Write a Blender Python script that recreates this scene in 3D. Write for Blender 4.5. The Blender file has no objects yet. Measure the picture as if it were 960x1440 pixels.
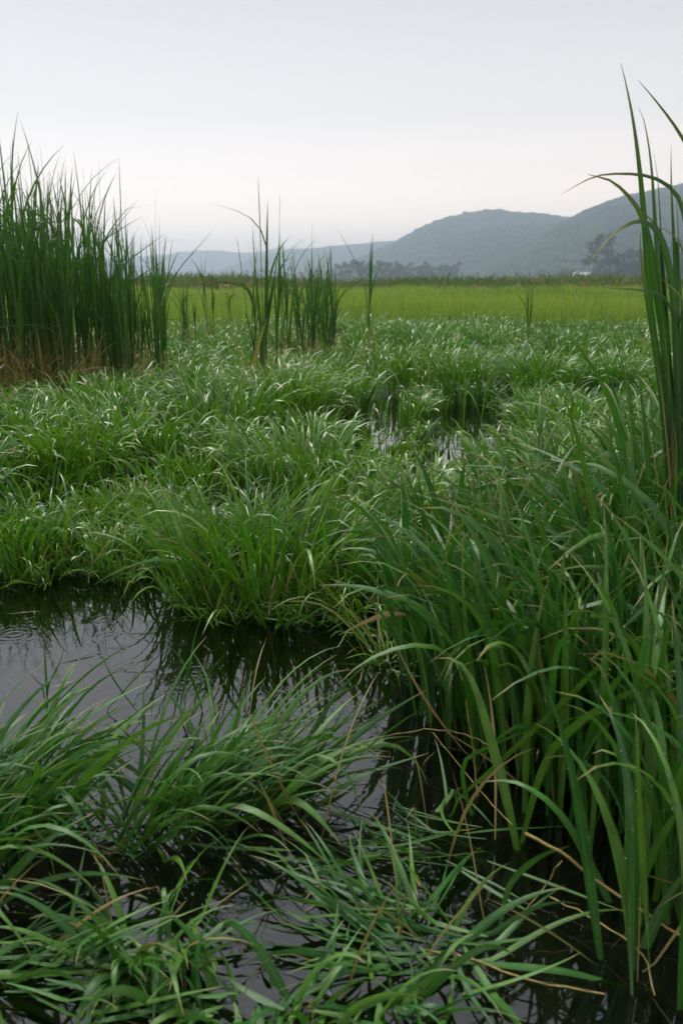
import bpy, math, random
import numpy as np
from mathutils import Vector

R = math.radians
rng = np.random.default_rng(11)
random.seed(5)
sc = bpy.context.scene
COL = sc.collection

# ------------------------------------------------------------------ camera
H = 1.10                       # eye height above the water
F = 1400.0                     # focal length in pixels of the 960x1440 frame
PITCH = math.atan((720 - 394) / F)
cam = bpy.data.cameras.new('camera')
cam.sensor_fit = 'VERTICAL'; cam.sensor_height = 36.0; cam.sensor_width = 24.0
cam.lens = 35.0
cam.clip_start = 0.05; cam.clip_end = 20000
cam.dof.use_dof = True; cam.dof.focus_distance = 3.4; cam.dof.aperture_fstop = 6.3
camo = bpy.data.objects.new('camera', cam); COL.objects.link(camo)
camo.location = (0, 0, H); camo.rotation_euler = (math.pi / 2 - PITCH, 0, 0)
sc.camera = camo

# ------------------------------------------------------------------ sky, sun, exposure
SUN_EL, SUN_AZ = R(58), R(-35)      # azimuth from +Y, negative = towards -X
world = bpy.data.worlds.new('World'); sc.world = world; world.use_nodes = True
wn = world.node_tree; wn.nodes.clear()
sky = wn.nodes.new('ShaderNodeTexSky'); sky.sky_type = 'NISHITA'; sky.sun_disc = False
sky.sun_elevation = SUN_EL; sky.sun_rotation = SUN_AZ
sky.air_density = 1.0; sky.dust_density = 3.0; sky.ozone_density = 1.0
hs = wn.nodes.new('ShaderNodeHueSaturation'); hs.inputs['Saturation'].default_value = 0.35
mx = wn.nodes.new('ShaderNodeMix'); mx.data_type = 'RGBA'; mx.inputs[0].default_value = 0.86
bgd = wn.nodes.new('ShaderNodeBackground'); bgd.inputs['Strength'].default_value = 0.050
wo = wn.nodes.new('ShaderNodeOutputWorld')
wtc = wn.nodes.new('ShaderNodeTexCoord'); wsp = wn.nodes.new('ShaderNodeSeparateXYZ'); wn.links.new(wtc.outputs['Generated'], wsp.inputs[0])
wrp = wn.nodes.new('ShaderNodeValToRGB'); e_ = wrp.color_ramp.elements      # height above the horizon, the same all round
e_[0].position = 0.0; e_[0].color = (2.5, 1.9, 1.48, 1); e_[1].position = 0.5; e_[1].color = (0.378, 0.383, 0.403, 1)
for p_, c_ in ((0.04, (1.98, 1.50, 1.18)), (0.067, (1.34, 1.08, 0.90)), (0.10, (0.93, 0.795, 0.71)), (0.15, (0.625, 0.575, 0.552)), (0.25, (0.428, 0.415, 0.430))):
    k_ = e_.new(p_); k_.color = (*c_, 1)
wsc = wn.nodes.new('ShaderNodeVectorMath'); wsc.operation = 'SCALE'; wsc.inputs['Scale'].default_value = 15.5
wn.links.new(wsp.outputs[2], wrp.inputs[0]); wn.links.new(wrp.outputs[0], wsc.inputs[0]); wn.links.new(wsc.outputs[0], mx.inputs[7])
wn.links.new(sky.outputs[0], hs.inputs['Color']); wn.links.new(hs.outputs[0], mx.inputs[6])
wn.links.new(mx.outputs[2], bgd.inputs[0]); wn.links.new(bgd.outputs[0], wo.inputs[0])
sl = bpy.data.lights.new('sun', 'SUN'); sl.energy = 1.5; sl.angle = R(30); sl.color = (1, 0.96, 0.9)
so = bpy.data.objects.new('sun', sl); COL.objects.link(so)
sd = Vector((math.sin(SUN_AZ) * math.cos(SUN_EL), math.cos(SUN_AZ) * math.cos(SUN_EL), math.sin(SUN_EL)))
so.rotation_euler = sd.to_track_quat('Z', 'Y').to_euler(); so.location = (0, 0, 30)
sc.view_settings.view_transform = 'Standard'; sc.view_settings.look = 'None'
sc.view_settings.gamma = 1; sc.view_settings.exposure = 1.22
cy = sc.cycles
cy.use_denoising = True; cy.denoiser = 'OPENIMAGEDENOISE'
cy.max_bounces = 10; cy.diffuse_bounces = 3; cy.glossy_bounces = 3; cy.transmission_bounces = 4
cy.transparent_max_bounces = 12; cy.volume_bounces = 6
cy.caustics_reflective = False; cy.caustics_refractive = False

# ------------------------------------------------------------------ pixel -> place
CP, SP = math.cos(PITCH), math.sin(PITCH)
def ray(px, py):
    a = (px - 480) / F; b = (720 - py) / F
    return np.array([a, CP + b * SP, -SP + b * CP])
def ground(px, py, z=0.0):
    d = ray(px, py); t = (z - H) / d[2]
    return d * t + np.array([0, 0, H])
def at(px, py, Y):                     # the point of that sight line at distance Y
    d = ray(px, py); t = Y / d[1]
    return d * t + np.array([0, 0, H])

# ------------------------------------------------------------------ helpers
def mesh_np(name, V, Fq, col=None, smooth=True, mat=None):
    me = bpy.data.meshes.new(name)
    V = np.asarray(V, np.float32); Fq = np.asarray(Fq, np.int32)
    k = Fq.shape[1]
    me.vertices.add(len(V)); me.vertices.foreach_set('co', V.ravel())
    me.loops.add(Fq.size); me.loops.foreach_set('vertex_index', Fq.ravel())
    me.polygons.add(len(Fq))
    me.polygons.foreach_set('loop_start', np.arange(0, Fq.size, k, dtype=np.int32))
    me.polygons.foreach_set('use_smooth', np.full(len(Fq), smooth, dtype=bool))
    me.update(calc_edges=True)
    if col is not None:
        a = me.attributes.new('blade', 'FLOAT_COLOR', 'POINT')
        a.data.foreach_set('color', np.asarray(col, np.float32).ravel())
    if mat: me.materials.append(mat)
    return me
def link(name, me, parent=None):
    o = bpy.data.objects.new(name, me); COL.objects.link(o)
    if parent: o.parent = parent
    return o
def tag(o, label=None, cat=None, group=None, kind=None):
    if label: o['label'] = label
    if cat: o['category'] = cat
    if group: o['group'] = group
    if kind: o['kind'] = kind
    return o
def empty(name, loc, label, cat, group=None):
    o = bpy.data.objects.new(name, None); COL.objects.link(o); o.location = loc
    o.empty_display_size = 0.1
    return tag(o, label, cat, group)
def copy_tree(o, parent=None):
    c = o.copy(); COL.objects.link(c); c.parent = parent
    for ch in o.children: copy_tree(ch, c)
    return c
def in_poly(x, y, P):
    x = np.asarray(x); y = np.asarray(y); r = np.zeros(x.shape, bool); n = len(P)
    for i in range(n):
        x1, y1 = P[i]; x2, y2 = P[(i + 1) % n]
        c = (y1 > y) != (y2 > y)
        with np.errstate(divide='ignore', invalid='ignore'):
            xi = (x2 - x1) * (y - y1) / (y2 - y1) + x1
        r ^= c & (x < xi)
    return r
def poly_dist(x, y, P):
    d = np.full(np.shape(x), 1e9); n = len(P)
    for i in range(n):
        x1, y1 = P[i]; x2, y2 = P[(i + 1) % n]
        dx, dy = x2 - x1, y2 - y1
        t = np.clip(((x - x1) * dx + (y - y1) * dy) / (dx * dx + dy * dy + 1e-12), 0, 1)
        d = np.minimum(d, np.hypot(x - x1 - t * dx, y - y1 - t * dy))
    return d
def vnoise(x, y, seed=0):                   # smooth value noise 0..1
    def h(i, j):
        n = np.sin(i * 127.1 + j * 311.7 + seed * 74.7) * 43758.5453
        return n - np.floor(n)
    i = np.floor(x); j = np.floor(y); f = x - i; g = y - j
    f = f * f * (3 - 2 * f); g = g * g * (3 - 2 * g)
    return (h(i, j) * (1 - f) + h(i + 1, j) * f) * (1 - g) + (h(i, j + 1) * (1 - f) + h(i + 1, j + 1) * f) * g

# ------------------------------------------------------------------ materials
def newmat(name):
    m = bpy.data.materials.new(name); m.use_nodes = True
    nt = m.node_tree; nt.nodes.clear()
    return m, nt, nt.nodes.new('ShaderNodeOutputMaterial')
def ramp(nt, stops):
    r = nt.nodes.new('ShaderNodeValToRGB'); e = r.color_ramp.elements
    while len(e) < len(stops): e.new(0.5)
    for k, (p, c) in enumerate(stops):
        e[k].position = p; e[k].color = (*c, 1)
    return r
def leaf_mat(name, greens, rough=0.36, transl=0.22, tcol=(0.10, 0.36, 0.015), tip=(0.30, 0.24, 0.09), tip0=0.93, spec=0.6, coat=0.3, vein=True):
    m, nt, out = newmat(name); N = nt.nodes.new; Lk = nt.links.new
    at_ = N('ShaderNodeAttribute'); at_.attribute_name = 'blade'
    sep = N('ShaderNodeSeparateColor'); Lk(at_.outputs['Color'], sep.inputs[0])
    n = len(greens)
    rp = ramp(nt, [(i / (n - 1), g) for i, g in enumerate(greens)]); Lk(sep.outputs[0], rp.inputs[0])
    col = rp.outputs[0]
    # uneven blotches along the blade
    geo = N('ShaderNodeTexCoord'); no = N('ShaderNodeTexNoise'); no.inputs['Scale'].default_value = 23; no.inputs['Detail'].default_value = 3
    Lk(geo.outputs['Object'], no.inputs['Vector'])
    mr = N('ShaderNodeMapRange'); mr.inputs[1].default_value = 0.3; mr.inputs[2].default_value = 0.7; mr.inputs[3].default_value = 0.72; mr.inputs[4].default_value = 1.25
    Lk(no.outputs[0], mr.inputs[0])
    mul = N('ShaderNodeVectorMath'); mul.operation = 'SCALE'; Lk(col, mul.inputs[0]); Lk(mr.outputs[0], mul.inputs['Scale']); col = mul.outputs[0]
    if vein:   # pale midrib and fine lengthwise veins, u runs 0..1 across
        a = N('ShaderNodeMath'); a.operation = 'SUBTRACT'; Lk(sep.outputs[2], a.inputs[0]); a.inputs[1].default_value = 0.5
        b = N('ShaderNodeMath'); b.operation = 'ABSOLUTE'; Lk(a.outputs[0], b.inputs[0])
        c = N('ShaderNodeMapRange'); c.inputs[1].default_value = 0.0; c.inputs[2].default_value = 0.09; c.inputs[3].default_value = 0.45; c.inputs[4].default_value = 0.0
        Lk(b.outputs[0], c.inputs[0])
        mv = N('ShaderNodeMix'); mv.data_type = 'RGBA'; Lk(c.outputs[0], mv.inputs[0]); Lk(col, mv.inputs[6]); mv.inputs[7].default_value = (0.17, 0.25, 0.08, 1)
        col = mv.outputs[2]
    t = N('ShaderNodeMapRange'); t.inputs[1].default_value = tip0; t.inputs[2].default_value = 1.0; Lk(sep.outputs[1], t.inputs[0])
    mt = N('ShaderNodeMix'); mt.data_type = 'RGBA'; Lk(t.outputs[0], mt.inputs[0]); Lk(col, mt.inputs[6]); mt.inputs[7].default_value = (*tip, 1)
    if vein:     # rust-brown flecks and worn patches
        n3 = N('ShaderNodeTexNoise'); n3.inputs['Scale'].default_value = 55; n3.inputs['Detail'].default_value = 2; Lk(geo.outputs['Object'], n3.inputs['Vector'])
        m3 = N('ShaderNodeMapRange'); m3.inputs[1].default_value = 0.66; m3.inputs[2].default_value = 0.74; m3.inputs[4].default_value = 0.7; Lk(n3.outputs[0], m3.inputs[0])
        x3 = N('ShaderNodeMix'); x3.data_type = 'RGBA'; Lk(m3.outputs[0], x3.inputs[0]); Lk(mt.outputs[2], x3.inputs[6]); x3.inputs[7].default_value = (0.17, 0.15, 0.035, 1); mt = x3
    md = N('ShaderNodeMix'); md.data_type = 'RGBA'; Lk(at_.outputs['Alpha'], md.inputs[0]); Lk(mt.outputs[2], md.inputs[6]); md.inputs[7].default_value = (0.29, 0.195, 0.075, 1)
    col = md.outputs[2]
    p = N('ShaderNodeBsdfPrincipled'); Lk(col, p.inputs['Base Color'])
    rr = N('ShaderNodeMapRange'); rr.inputs[3].default_value = rough - 0.1; rr.inputs[4].default_value = rough + 0.14; Lk(no.outputs[0], rr.inputs[0])
    Lk(rr.outputs[0], p.inputs['Roughness']); p.inputs['Specular IOR Level'].default_value = spec; p.inputs['Coat Weight'].default_value = coat; p.inputs['Coat Roughness'].default_value = 0.22
    # fine ribbing
    w = N('ShaderNodeMath'); w.operation = 'MULTIPLY'; w.inputs[1].default_value = 50; Lk(sep.outputs[2], w.inputs[0])
    w2 = N('ShaderNodeMath'); w2.operation = 'SINE'; Lk(w.outputs[0], w2.inputs[0])
    bp = N('ShaderNodeBump'); bp.inputs['Strength'].default_value = 0.25 if vein else 0.0; bp.inputs['Distance'].default_value = 0.0006
    Lk(w2.outputs[0], bp.inputs['Height']); Lk(bp.outputs[0], p.inputs['Normal'])
    tr = N('ShaderNodeBsdfTranslucent')
    tm = N('ShaderNodeMix'); tm.data_type = 'RGBA'; tm.inputs[0].default_value = 0.5; Lk(col, tm.inputs[6]); tm.inputs[7].default_value = (*tcol, 1)
    Lk(tm.outputs[2], tr.inputs[0])
    ms = N('ShaderNodeMixShader'); ms.inputs[0].default_value = transl
    Lk(p.outputs[0], ms.inputs[1]); Lk(tr.outputs[0], ms.inputs[2]); Lk(ms.outputs[0], out.inputs[0])
    return m
G_LOW = leaf_mat('marsh_grass_leaf', [(0.034, 0.128, 0.006), (0.072, 0.205, 0.008), (0.150, 0.275, 0.012), (0.045, 0.168, 0.012)], rough=0.41, coat=.26, spec=.7, vein=False)
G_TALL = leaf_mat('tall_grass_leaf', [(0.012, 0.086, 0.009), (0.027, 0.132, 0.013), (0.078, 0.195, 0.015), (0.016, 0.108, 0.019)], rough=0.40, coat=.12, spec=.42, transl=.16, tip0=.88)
G_REED = leaf_mat('reed_leaf', [(0.014, 0.055, 0.012), (0.022, 0.075, 0.014), (0.040, 0.100, 0.020)], rough=0.45, coat=0, spec=.25, tip=(0.22, 0.17, 0.06), tip0=0.86, transl=0.28)
G_MEAD = leaf_mat('meadow_leaf', [(0.085, 0.190, 0.016), (0.200, 0.335, 0.030), (0.310, 0.410, 0.055)], rough=0.5, transl=0.35, coat=0, spec=.25, tcol=(0.25, 0.38, 0.04), vein=False)
G_SCRUB = leaf_mat('scrub_leaf', [(0.06, 0.11, 0.026), (0.10, 0.15, 0.038), (0.14, 0.11, 0.050), (0.075, 0.125, 0.032)], rough=0.7, coat=0, spec=.15, vein=False)

def simple_mat(name, stops, scale=5.0, rough=0.8, bump=0.0, detail=5, spec=0.3):
    m, nt, out = newmat(name); N = nt.nodes.new; Lk = nt.links.new
    tc = N('ShaderNodeTexCoord'); no = N('ShaderNodeTexNoise'); no.inputs['Scale'].default_value = scale; no.inputs['Detail'].default_value = detail
    Lk(tc.outputs['Object'], no.inputs['Vector'])
    rp = ramp(nt, stops); Lk(no.outputs[0], rp.inputs[0])
    p = N('ShaderNodeBsdfPrincipled'); Lk(rp.outputs[0], p.inputs['Base Color']); p.inputs['Roughness'].default_value = rough
    p.inputs['Specular IOR Level'].default_value = spec
    if bump:
        b = N('ShaderNodeBump'); b.inputs['Strength'].default_value = 0.6; b.inputs['Distance'].default_value = bump
        Lk(no.outputs[0], b.inputs['Height']); Lk(b.outputs[0], p.inputs['Normal'])
    Lk(p.outputs[0], out.inputs[0]); return m
M_MUD = simple_mat('wet_mud', [(0.3, (0.012, 0.012, 0.010)), (0.7, (0.035, 0.030, 0.022))], 7, 0.7, 0.02)
M_STRAW = simple_mat('dry_straw', [(0.3, (0.15, 0.105, 0.035)), (0.7, (0.40, 0.30, 0.11))], 40, 0.6)
M_HILL = simple_mat('forest_floor', [(0.35, (0.022, 0.040, 0.028)), (0.65, (0.036, 0.060, 0.038))], 0.02, 0.9)
M_CANOPY = simple_mat('forest_canopy', [(0.35, (0.024, 0.046, 0.028)), (0.65, (0.036, 0.062, 0.036))], 0.05, 0.8)
M_BARK = simple_mat('bark', [(0.35, (0.05, 0.04, 0.03)), (0.65, (0.11, 0.09, 0.07))], 6, 0.9, 0.02)
M_WALL = simple_mat('render_wall', [(0.3, (0.42, 0.40, 0.38)), (0.7, (0.52, 0.50, 0.48))], 1.5, 0.8)
M_ROOF = simple_mat('metal_roof', [(0.3, (0.36, 0.37, 0.40)), (0.7, (0.48, 0.48, 0.51))], 0.8, 0.5)
M_PANE = simple_mat('window_pane', [(0.3, (0.03, 0.035, 0.04)), (0.7, (0.05, 0.055, 0.06))], 2, 0.15)

def water_mat():
    m, nt, out = newmat('marsh_water'); N = nt.nodes.new; Lk = nt.links.new
    tc = N('ShaderNodeTexCoord')
    n1 = N('ShaderNodeTexNoise'); n1.inputs['Scale'].default_value = 6; n1.inputs['Detail'].default_value = 3; n1.inputs['Roughness'].default_value = 0.55
    Lk(tc.outputs['Object'], n1.inputs['Vector'])
    b1 = N('ShaderNodeBump'); b1.inputs['Strength'].default_value = 1.0; b1.inputs['Distance'].default_value = 0.0007
    Lk(n1.outputs[0], b1.inputs['Height'])
    # rain rings: distance to scattered drop centres
    prev = b1
    for sc_, off in ((2.3, 0.0), (3.7, 7.3)):
        mp = N('ShaderNodeMapping'); mp.inputs['Location'].default_value = (off, off * 0.7, 0.37); Lk(tc.outputs['Object'], mp.inputs[0])
        vo = N('ShaderNodeTexVoronoi'); vo.voronoi_dimensions = '2D'; vo.inputs['Scale'].default_value = sc_
        Lk(mp.outputs[0], vo.inputs['Vector'])
        mu = N('ShaderNodeMath'); mu.operation = 'MULTIPLY'; mu.inputs[1].default_value = 95 * 2.3 / sc_; Lk(vo.outputs['Distance'], mu.inputs[0])
        si = N('ShaderNodeMath'); si.operation = 'SINE'; Lk(mu.outputs[0], si.inputs[0])
        fa = N('ShaderNodeMapRange'); fa.inputs[1].default_value = 0.05; fa.inputs[2].default_value = 0.26; fa.inputs[3].default_value = 1; fa.inputs[4].default_value = 0
        Lk(vo.outputs['Distance'], fa.inputs[0])
        m2 = N('ShaderNodeMath'); m2.operation = 'MULTIPLY'; Lk(si.outputs[0], m2.inputs[0]); Lk(fa.outputs[0], m2.inputs[1])
        b2 = N('ShaderNodeBump'); b2.inputs['Strength'].default_value = 0.8; b2.inputs['Distance'].default_value = 0.0002
        Lk(m2.outputs[0], b2.inputs['Height']); Lk(prev.outputs[0], b2.inputs['Normal']); prev = b2
    fr = N('ShaderNodeFresnel'); fr.inputs['IOR'].default_value = 1.8; Lk(prev.outputs[0], fr.inputs['Normal'])
    gl = N('ShaderNodeBsdfGlossy'); gl.inputs['Roughness'].default_value = 0.03; gl.inputs['Color'].default_value = (1, 1, 1, 1); Lk(prev.outputs[0], gl.inputs['Normal'])
    tr = N('ShaderNodeBsdfTransparent'); tr.inputs[0].default_value = (0.36, 0.40, 0.34, 1)
    ms = N('ShaderNodeMixShader'); Lk(fr.outputs[0], ms.inputs[0]); Lk(tr.outputs[0], ms.inputs[1]); Lk(gl.outputs[0], ms.inputs[2])
    Lk(ms.outputs[0], out.inputs[0]); return m
M_WATER = water_mat()

# ------------------------------------------------------------------ pools, ground, water
def gp(pts): return [tuple(ground(x, y)[:2]) for x, y in pts]
POOL = gp([(-420, 806), (0, 815), (60, 822), (120, 812), (190, 818), (222, 800), (238, 768), (256, 800), (262, 846), (330, 872), (430, 880), (510, 872), (552, 935), (590, 1010), (640, 1090), (680, 1200), (700, 1320), (690, 1440)]) \
       + [(0.25, 0.3), (-2.6, 0.3)]
BACK = gp([(522, 568), (548, 562), (570, 570), (574, 632), (540, 646), (514, 632)])
BACK2 = gp([(600, 578), (650, 572), (722, 578), (732, 615), (718, 655), (640, 664), (606, 640)])
def pool_depth(x, y):
    d = np.zeros(np.shape(x))
    for P in (POOL, BACK, BACK2):
        s = poly_dist(x, y, P); ins = in_poly(x, y, P)
        d = np.maximum(d, np.where(ins, 0.35 + 0.65 * np.clip(s / 0.15, 0, 1), 0.35 * np.clip(1.6 - s / 0.3, 0, 1)))
    return d
def spaced(a, b, fine, n_far, lim):     # fine steps inside [-lim..], growing outside
    core = np.arange(a, b + 1e-6, fine)
    out = b + np.geomspace(fine, lim - b, n_far)
    neg = a - np.geomspace(fine, lim + a, n_far)[::-1]
    return np.concatenate([neg, core, out])
xs = spaced(-3.5, 3.5, 0.07, 34, 4700.0)
ys = np.concatenate([-np.geomspace(0.3, 280, 14)[::-1], np.arange(-0.2, 9.0, 0.07), 9 + np.geomspace(0.1, 4750, 46)])
X, Y = np.meshgrid(xs, ys)
dep = pool_depth(X, Y)
Z = 0.035 + 0.03 * (vnoise(X * 3, Y * 3, 3) - 0.5) - dep * 0.24
Z = np.where(np.hypot(X, Y) > 60, 0.04, Z)
nx, ny = len(xs), len(ys)
idx = np.arange(nx * ny).reshape(ny, nx)
Fg = np.stack([idx[:-1, :-1], idx[:-1, 1:], idx[1:, 1:], idx[1:, :-1]], -1).reshape(-1, 4)
g = link('ground', mesh_np('ground', np.stack([X, Y, Z], -1).reshape(-1, 3), Fg, mat=M_MUD)); g['kind'] = 'structure'
wx, wy = np.meshgrid(np.linspace(-8, 8, 9), np.linspace(-1.5, 14, 9))
wi = np.arange(81).reshape(9, 9)
w = link('water', mesh_np('water', np.stack([wx, wy, np.zeros_like(wx)], -1).reshape(-1, 3),
         np.stack([wi[:-1, :-1], wi[:-1, 1:], wi[1:, 1:], wi[1:, :-1]], -1).reshape(-1, 4), mat=M_WATER)); w['kind'] = 'structure'

# ------------------------------------------------------------------ hills
def hill(name, Yr, half, back, pts, step, rough, seed):
    """a wooded ridge whose crest line runs at distance Yr; pts = crest in pixels"""
    cx = np.array([(p[0] - 480) / F * Yr / 1.0266 for p in pts]); cz = np.array([max(1.0, H + (394 - p[1]) / F * Yr) for p in pts])
    x = np.arange(cx[0], cx[-1], step); y = np.arange(-half, back, step * 1.3)
    Xh, Yh = np.meshgrid(x, y)
    zc = np.interp(Xh, cx, cz)
    k = np.ones(7) / 7; zc0 = np.convolve(np.pad(zc[0], 3, 'edge'), k, 'valid'); zc = np.tile(zc0, (len(y), 1))
    sh = (vnoise(Xh / 120, Yh / 120, seed) - 0.5) * 0.35
    t = np.where(Yh < 0, -Yh / half, Yh / back)
    prof = np.clip(np.cos(np.clip(t, 0, 1) * math.pi) * 0.5 + 0.5, 0, 1)
    prof = np.clip(prof + sh * np.sin(np.clip(t, 0, 1) * math.pi), 0, 1)
    Zh = zc * prof + (vnoise(Xh / 14, Yh / 14, seed + 1) - 0.5) * rough * np.minimum(1, zc * prof / 12) - 0.6
    n, mm = len(x), len(y); id_ = np.arange(n * mm).reshape(mm, n)
    Fh = np.stack([id_[:-1, :-1], id_[:-1, 1:], id_[1:, 1:], id_[1:, :-1]], -1).reshape(-1, 4)
    o = link(name, mesh_np(name, np.stack([Xh, Yh + Yr, Zh], -1).reshape(-1, 3), Fh, mat=M_HILL)); o['kind'] = 'structure'
    return x, y + Yr, Zh
ICO_V = None
def ico():
    global ICO_V
    if ICO_V is None:
        p = (1 + 5 ** .5) / 2
        v = np.array([(-1, p, 0), (1, p, 0), (-1, -p, 0), (1, -p, 0), (0, -1, p), (0, 1, p), (0, -1, -p), (0, 1, -p), (p, 0, -1), (p, 0, 1), (-p, 0, -1), (-p, 0, 1)]) / math.hypot(1, p)
        f = np.array([(0, 11, 5), (0, 5, 1), (0, 1, 7), (0, 7, 10), (0, 10, 11), (1, 5, 9), (5, 11, 4), (11, 10, 2), (10, 7, 6), (7, 1, 8), (3, 9, 4), (3, 4, 2), (3, 2, 6), (3, 6, 8), (3, 8, 9), (4, 9, 5), (2, 4, 11), (6, 2, 10), (8, 6, 7), (9, 8, 1)])
        ICO_V = (v, f)
    return ICO_V
def ico2():
    v, f = ico(); v = list(map(tuple, v)); mid = {}; nf = []
    def m(a, b):
        k = (min(a, b), max(a, b))
        if k not in mid:
            q = np.array(v[a]) + np.array(v[b]); q /= np.linalg.norm(q); v.append(tuple(q)); mid[k] = len(v) - 1
        return mid[k]
    for a, b, c in f:
        ab, bc, ca = m(a, b), m(b, c), m(c, a); nf += [(a, ab, ca), (b, bc, ab), (c, ca, bc), (ab, bc, ca)]
    return np.array(v), np.array(nf)
def forest(name, grid, n, size, label, seed, y0, y1):
    x, y, Zh = grid; r = np.random.default_rng(seed)
    px_ = r.uniform(x[0], x[-1], n); py_ = r.uniform(y0, y1, n)
    fx = np.clip((px_ - x[0]) / (x[1] - x[0]), 0, len(x) - 1.001); fy = np.clip((py_ - y[0]) / (y[1] - y[0]), 0, len(y) - 1.001)
    i0 = fx.astype(int); j0 = fy.astype(int); u = fx - i0; w_ = fy - j0
    pz_ = (Zh[j0, i0] * (1 - u) + Zh[j0, i0 + 1] * u) * (1 - w_) + (Zh[j0 + 1, i0] * (1 - u) + Zh[j0 + 1, i0 + 1] * u) * w_
    k = pz_ > 3; px_, py_, pz_ = px_[k], py_[k], pz_[k]; n = len(px_)
    v, f = ico(); s = size * r.uniform(0.6, 1.25, n)
    P = np.stack([px_, py_, pz_ + s * 0.15], -1)
    V = v[None] * s[:, None, None] * np.stack([r.uniform(.8, 1.2, n), r.uniform(.8, 1.2, n), r.uniform(.5, .9, n)], -1)[:, None, :]
    V = V * r.uniform(0.92, 1.08, (n, len(v), 1)) + P[:, None]
    Fc = (f[None] + np.arange(n)[:, None, None] * len(v)).reshape(-1, 3)
    o = link(name, mesh_np(name, V.reshape(-1, 3), Fc, mat=M_CANOPY)); return tag(o, label, 'forest', kind='stuff')

far = hill('far_hills', 4000, 500, 600, [(-1100, 352), (-500, 346), (-200, 352), (60, 362), (180, 366), (225, 361), (252, 359), (275, 355), (295, 352), (318, 356), (345, 361), (400, 350), (470, 356), (540, 366), (700, 372), (1200, 370), (1900, 360)], 26, 14, 4)
hill('middle_hills', 2700, 500, 500, [(290, 391), (330, 374), (372, 360), (405, 355), (432, 353), (450, 349), (490, 347), (530, 345), (560, 343), (640, 345), (800, 360), (1000, 391)], 14, 9, 14)
mainh = hill('main_hill', 1900, 520, 600, [(430, 393), (480, 380), (520, 362), (545, 350), (560, 344), (578, 333), (594, 325), (620, 315), (652, 309), (686, 304), (715, 307), (745, 311), (790, 315), (860, 322), (1000, 330), (1200, 350), (1500, 391)], 9, 7, 9)
righth = hill('wooded_hill', 1320, 360, 420, [(640, 391), (690, 376), (740, 348), (780, 322), (800, 312), (830, 301), (865, 289), (900, 281), (940, 274), (980, 266), (1040, 257), (1120, 252), (1240, 260), (1400, 300), (1600, 391)], 8, 7, 21)
forest('forest', mainh, 40000, 4.4, 'dense hazy forest covering the long grey-blue hill', 3, 1430, 1945)
forest('forest', righth, 36000, 3.6, 'darker forest covering the steep hill beside the long ridge', 4, 985, 1360)

# ------------------------------------------------------------------ leaf blades
def blades(P, S=6, C=2):
    """P: dict of arrays. Returns V (N,S+1,C,3), faces, colour."""
    n = len(P['x']); s = np.linspace(0, 1, S + 1)[None]
    g = lambda k, d=0.0: np.broadcast_to(np.asarray(P.get(k, d), float), (n,))[:, None]
    th = g('th0') + (g('th1') - g('th0')) * s ** g('p', 1.6)
    th = th + g('kA') / (1 + np.exp(-(s - g('ks', 0.6)) * 16))
    ph = g('ph') + g('dph') * s ** 1.5
    T = np.stack([np.sin(th) * np.cos(ph), np.sin(th) * np.sin(ph), np.cos(th)], -1)
    step = (T[:, 1:] + T[:, :-1]) * 0.5 * (g('L')[..., None] / S)
    pos = np.concatenate([np.zeros((n, 1, 3)), np.cumsum(step, 1)], 1) + np.stack([g('x'), g('y'), g('z')], -1)
    zm = g('zm', -9.0)
    pos[..., 2] = np.where(pos[..., 2] < zm, zm + 0.15 * (pos[..., 2] - zm) * 0, pos[..., 2])
    B = np.stack([-np.sin(ph), np.cos(ph), np.zeros_like(ph)], -1)
    Nn = np.cross(T, B)
    ro = g('r0') + g('r1') * s
    Bq = B * np.cos(ro)[..., None] + Nn * np.sin(ro)[..., None]
    Nq = np.cross(T, Bq)
    prof = np.minimum(1, 0.28 + 1.7 * s) * np.clip(1 - s ** g('tp', 2.2), 0.015, 1)
    wd = (g('w') * prof)[..., None]
    if C == 2:
        V = np.stack([pos - Bq * wd / 2, pos + Bq * wd / 2], 2)
    else:
        fo = g('fold', 0.16)[..., None]
        V = np.stack([pos - Bq * wd / 2 - Nq * wd * fo, pos, pos + Bq * wd / 2 - Nq * wd * fo], 2)
    u = np.linspace(0, 1, C)
    col = np.empty((n, S + 1, C, 4))
    col[..., 0] = g('c', 0.5)[..., None]; col[..., 1] = s[..., None]; col[..., 2] = u; col[..., 3] = g('dry')[..., None]
    i = np.arange((S + 1) * C).reshape(S + 1, C)
    f1 = np.stack([i[:-1, :-1], i[:-1, 1:], i[1:, 1:], i[1:, :-1]], -1).reshape(-1, 4)
    return V, f1, col
def blade_mesh(name, P, S=6, C=2, mat=None):
    V, f1, col = blades(P, S, C); n = len(V); k = V.shape[1] * V.shape[2]
    Fb = (f1[None] + np.arange(n)[:, None, None] * k).reshape(-1, 4)
    return mesh_np(name, V.reshape(-1, 3), Fb, col.reshape(-1, 4), mat=mat)
def sub(P, m): return {k: np.asarray(v)[m] if np.ndim(v) else v for k, v in P.items()}
def cat(L):
    return {k: np.concatenate([np.broadcast_to(p[k], p['x'].shape) for p in L]) for k in L[0]}

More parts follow.
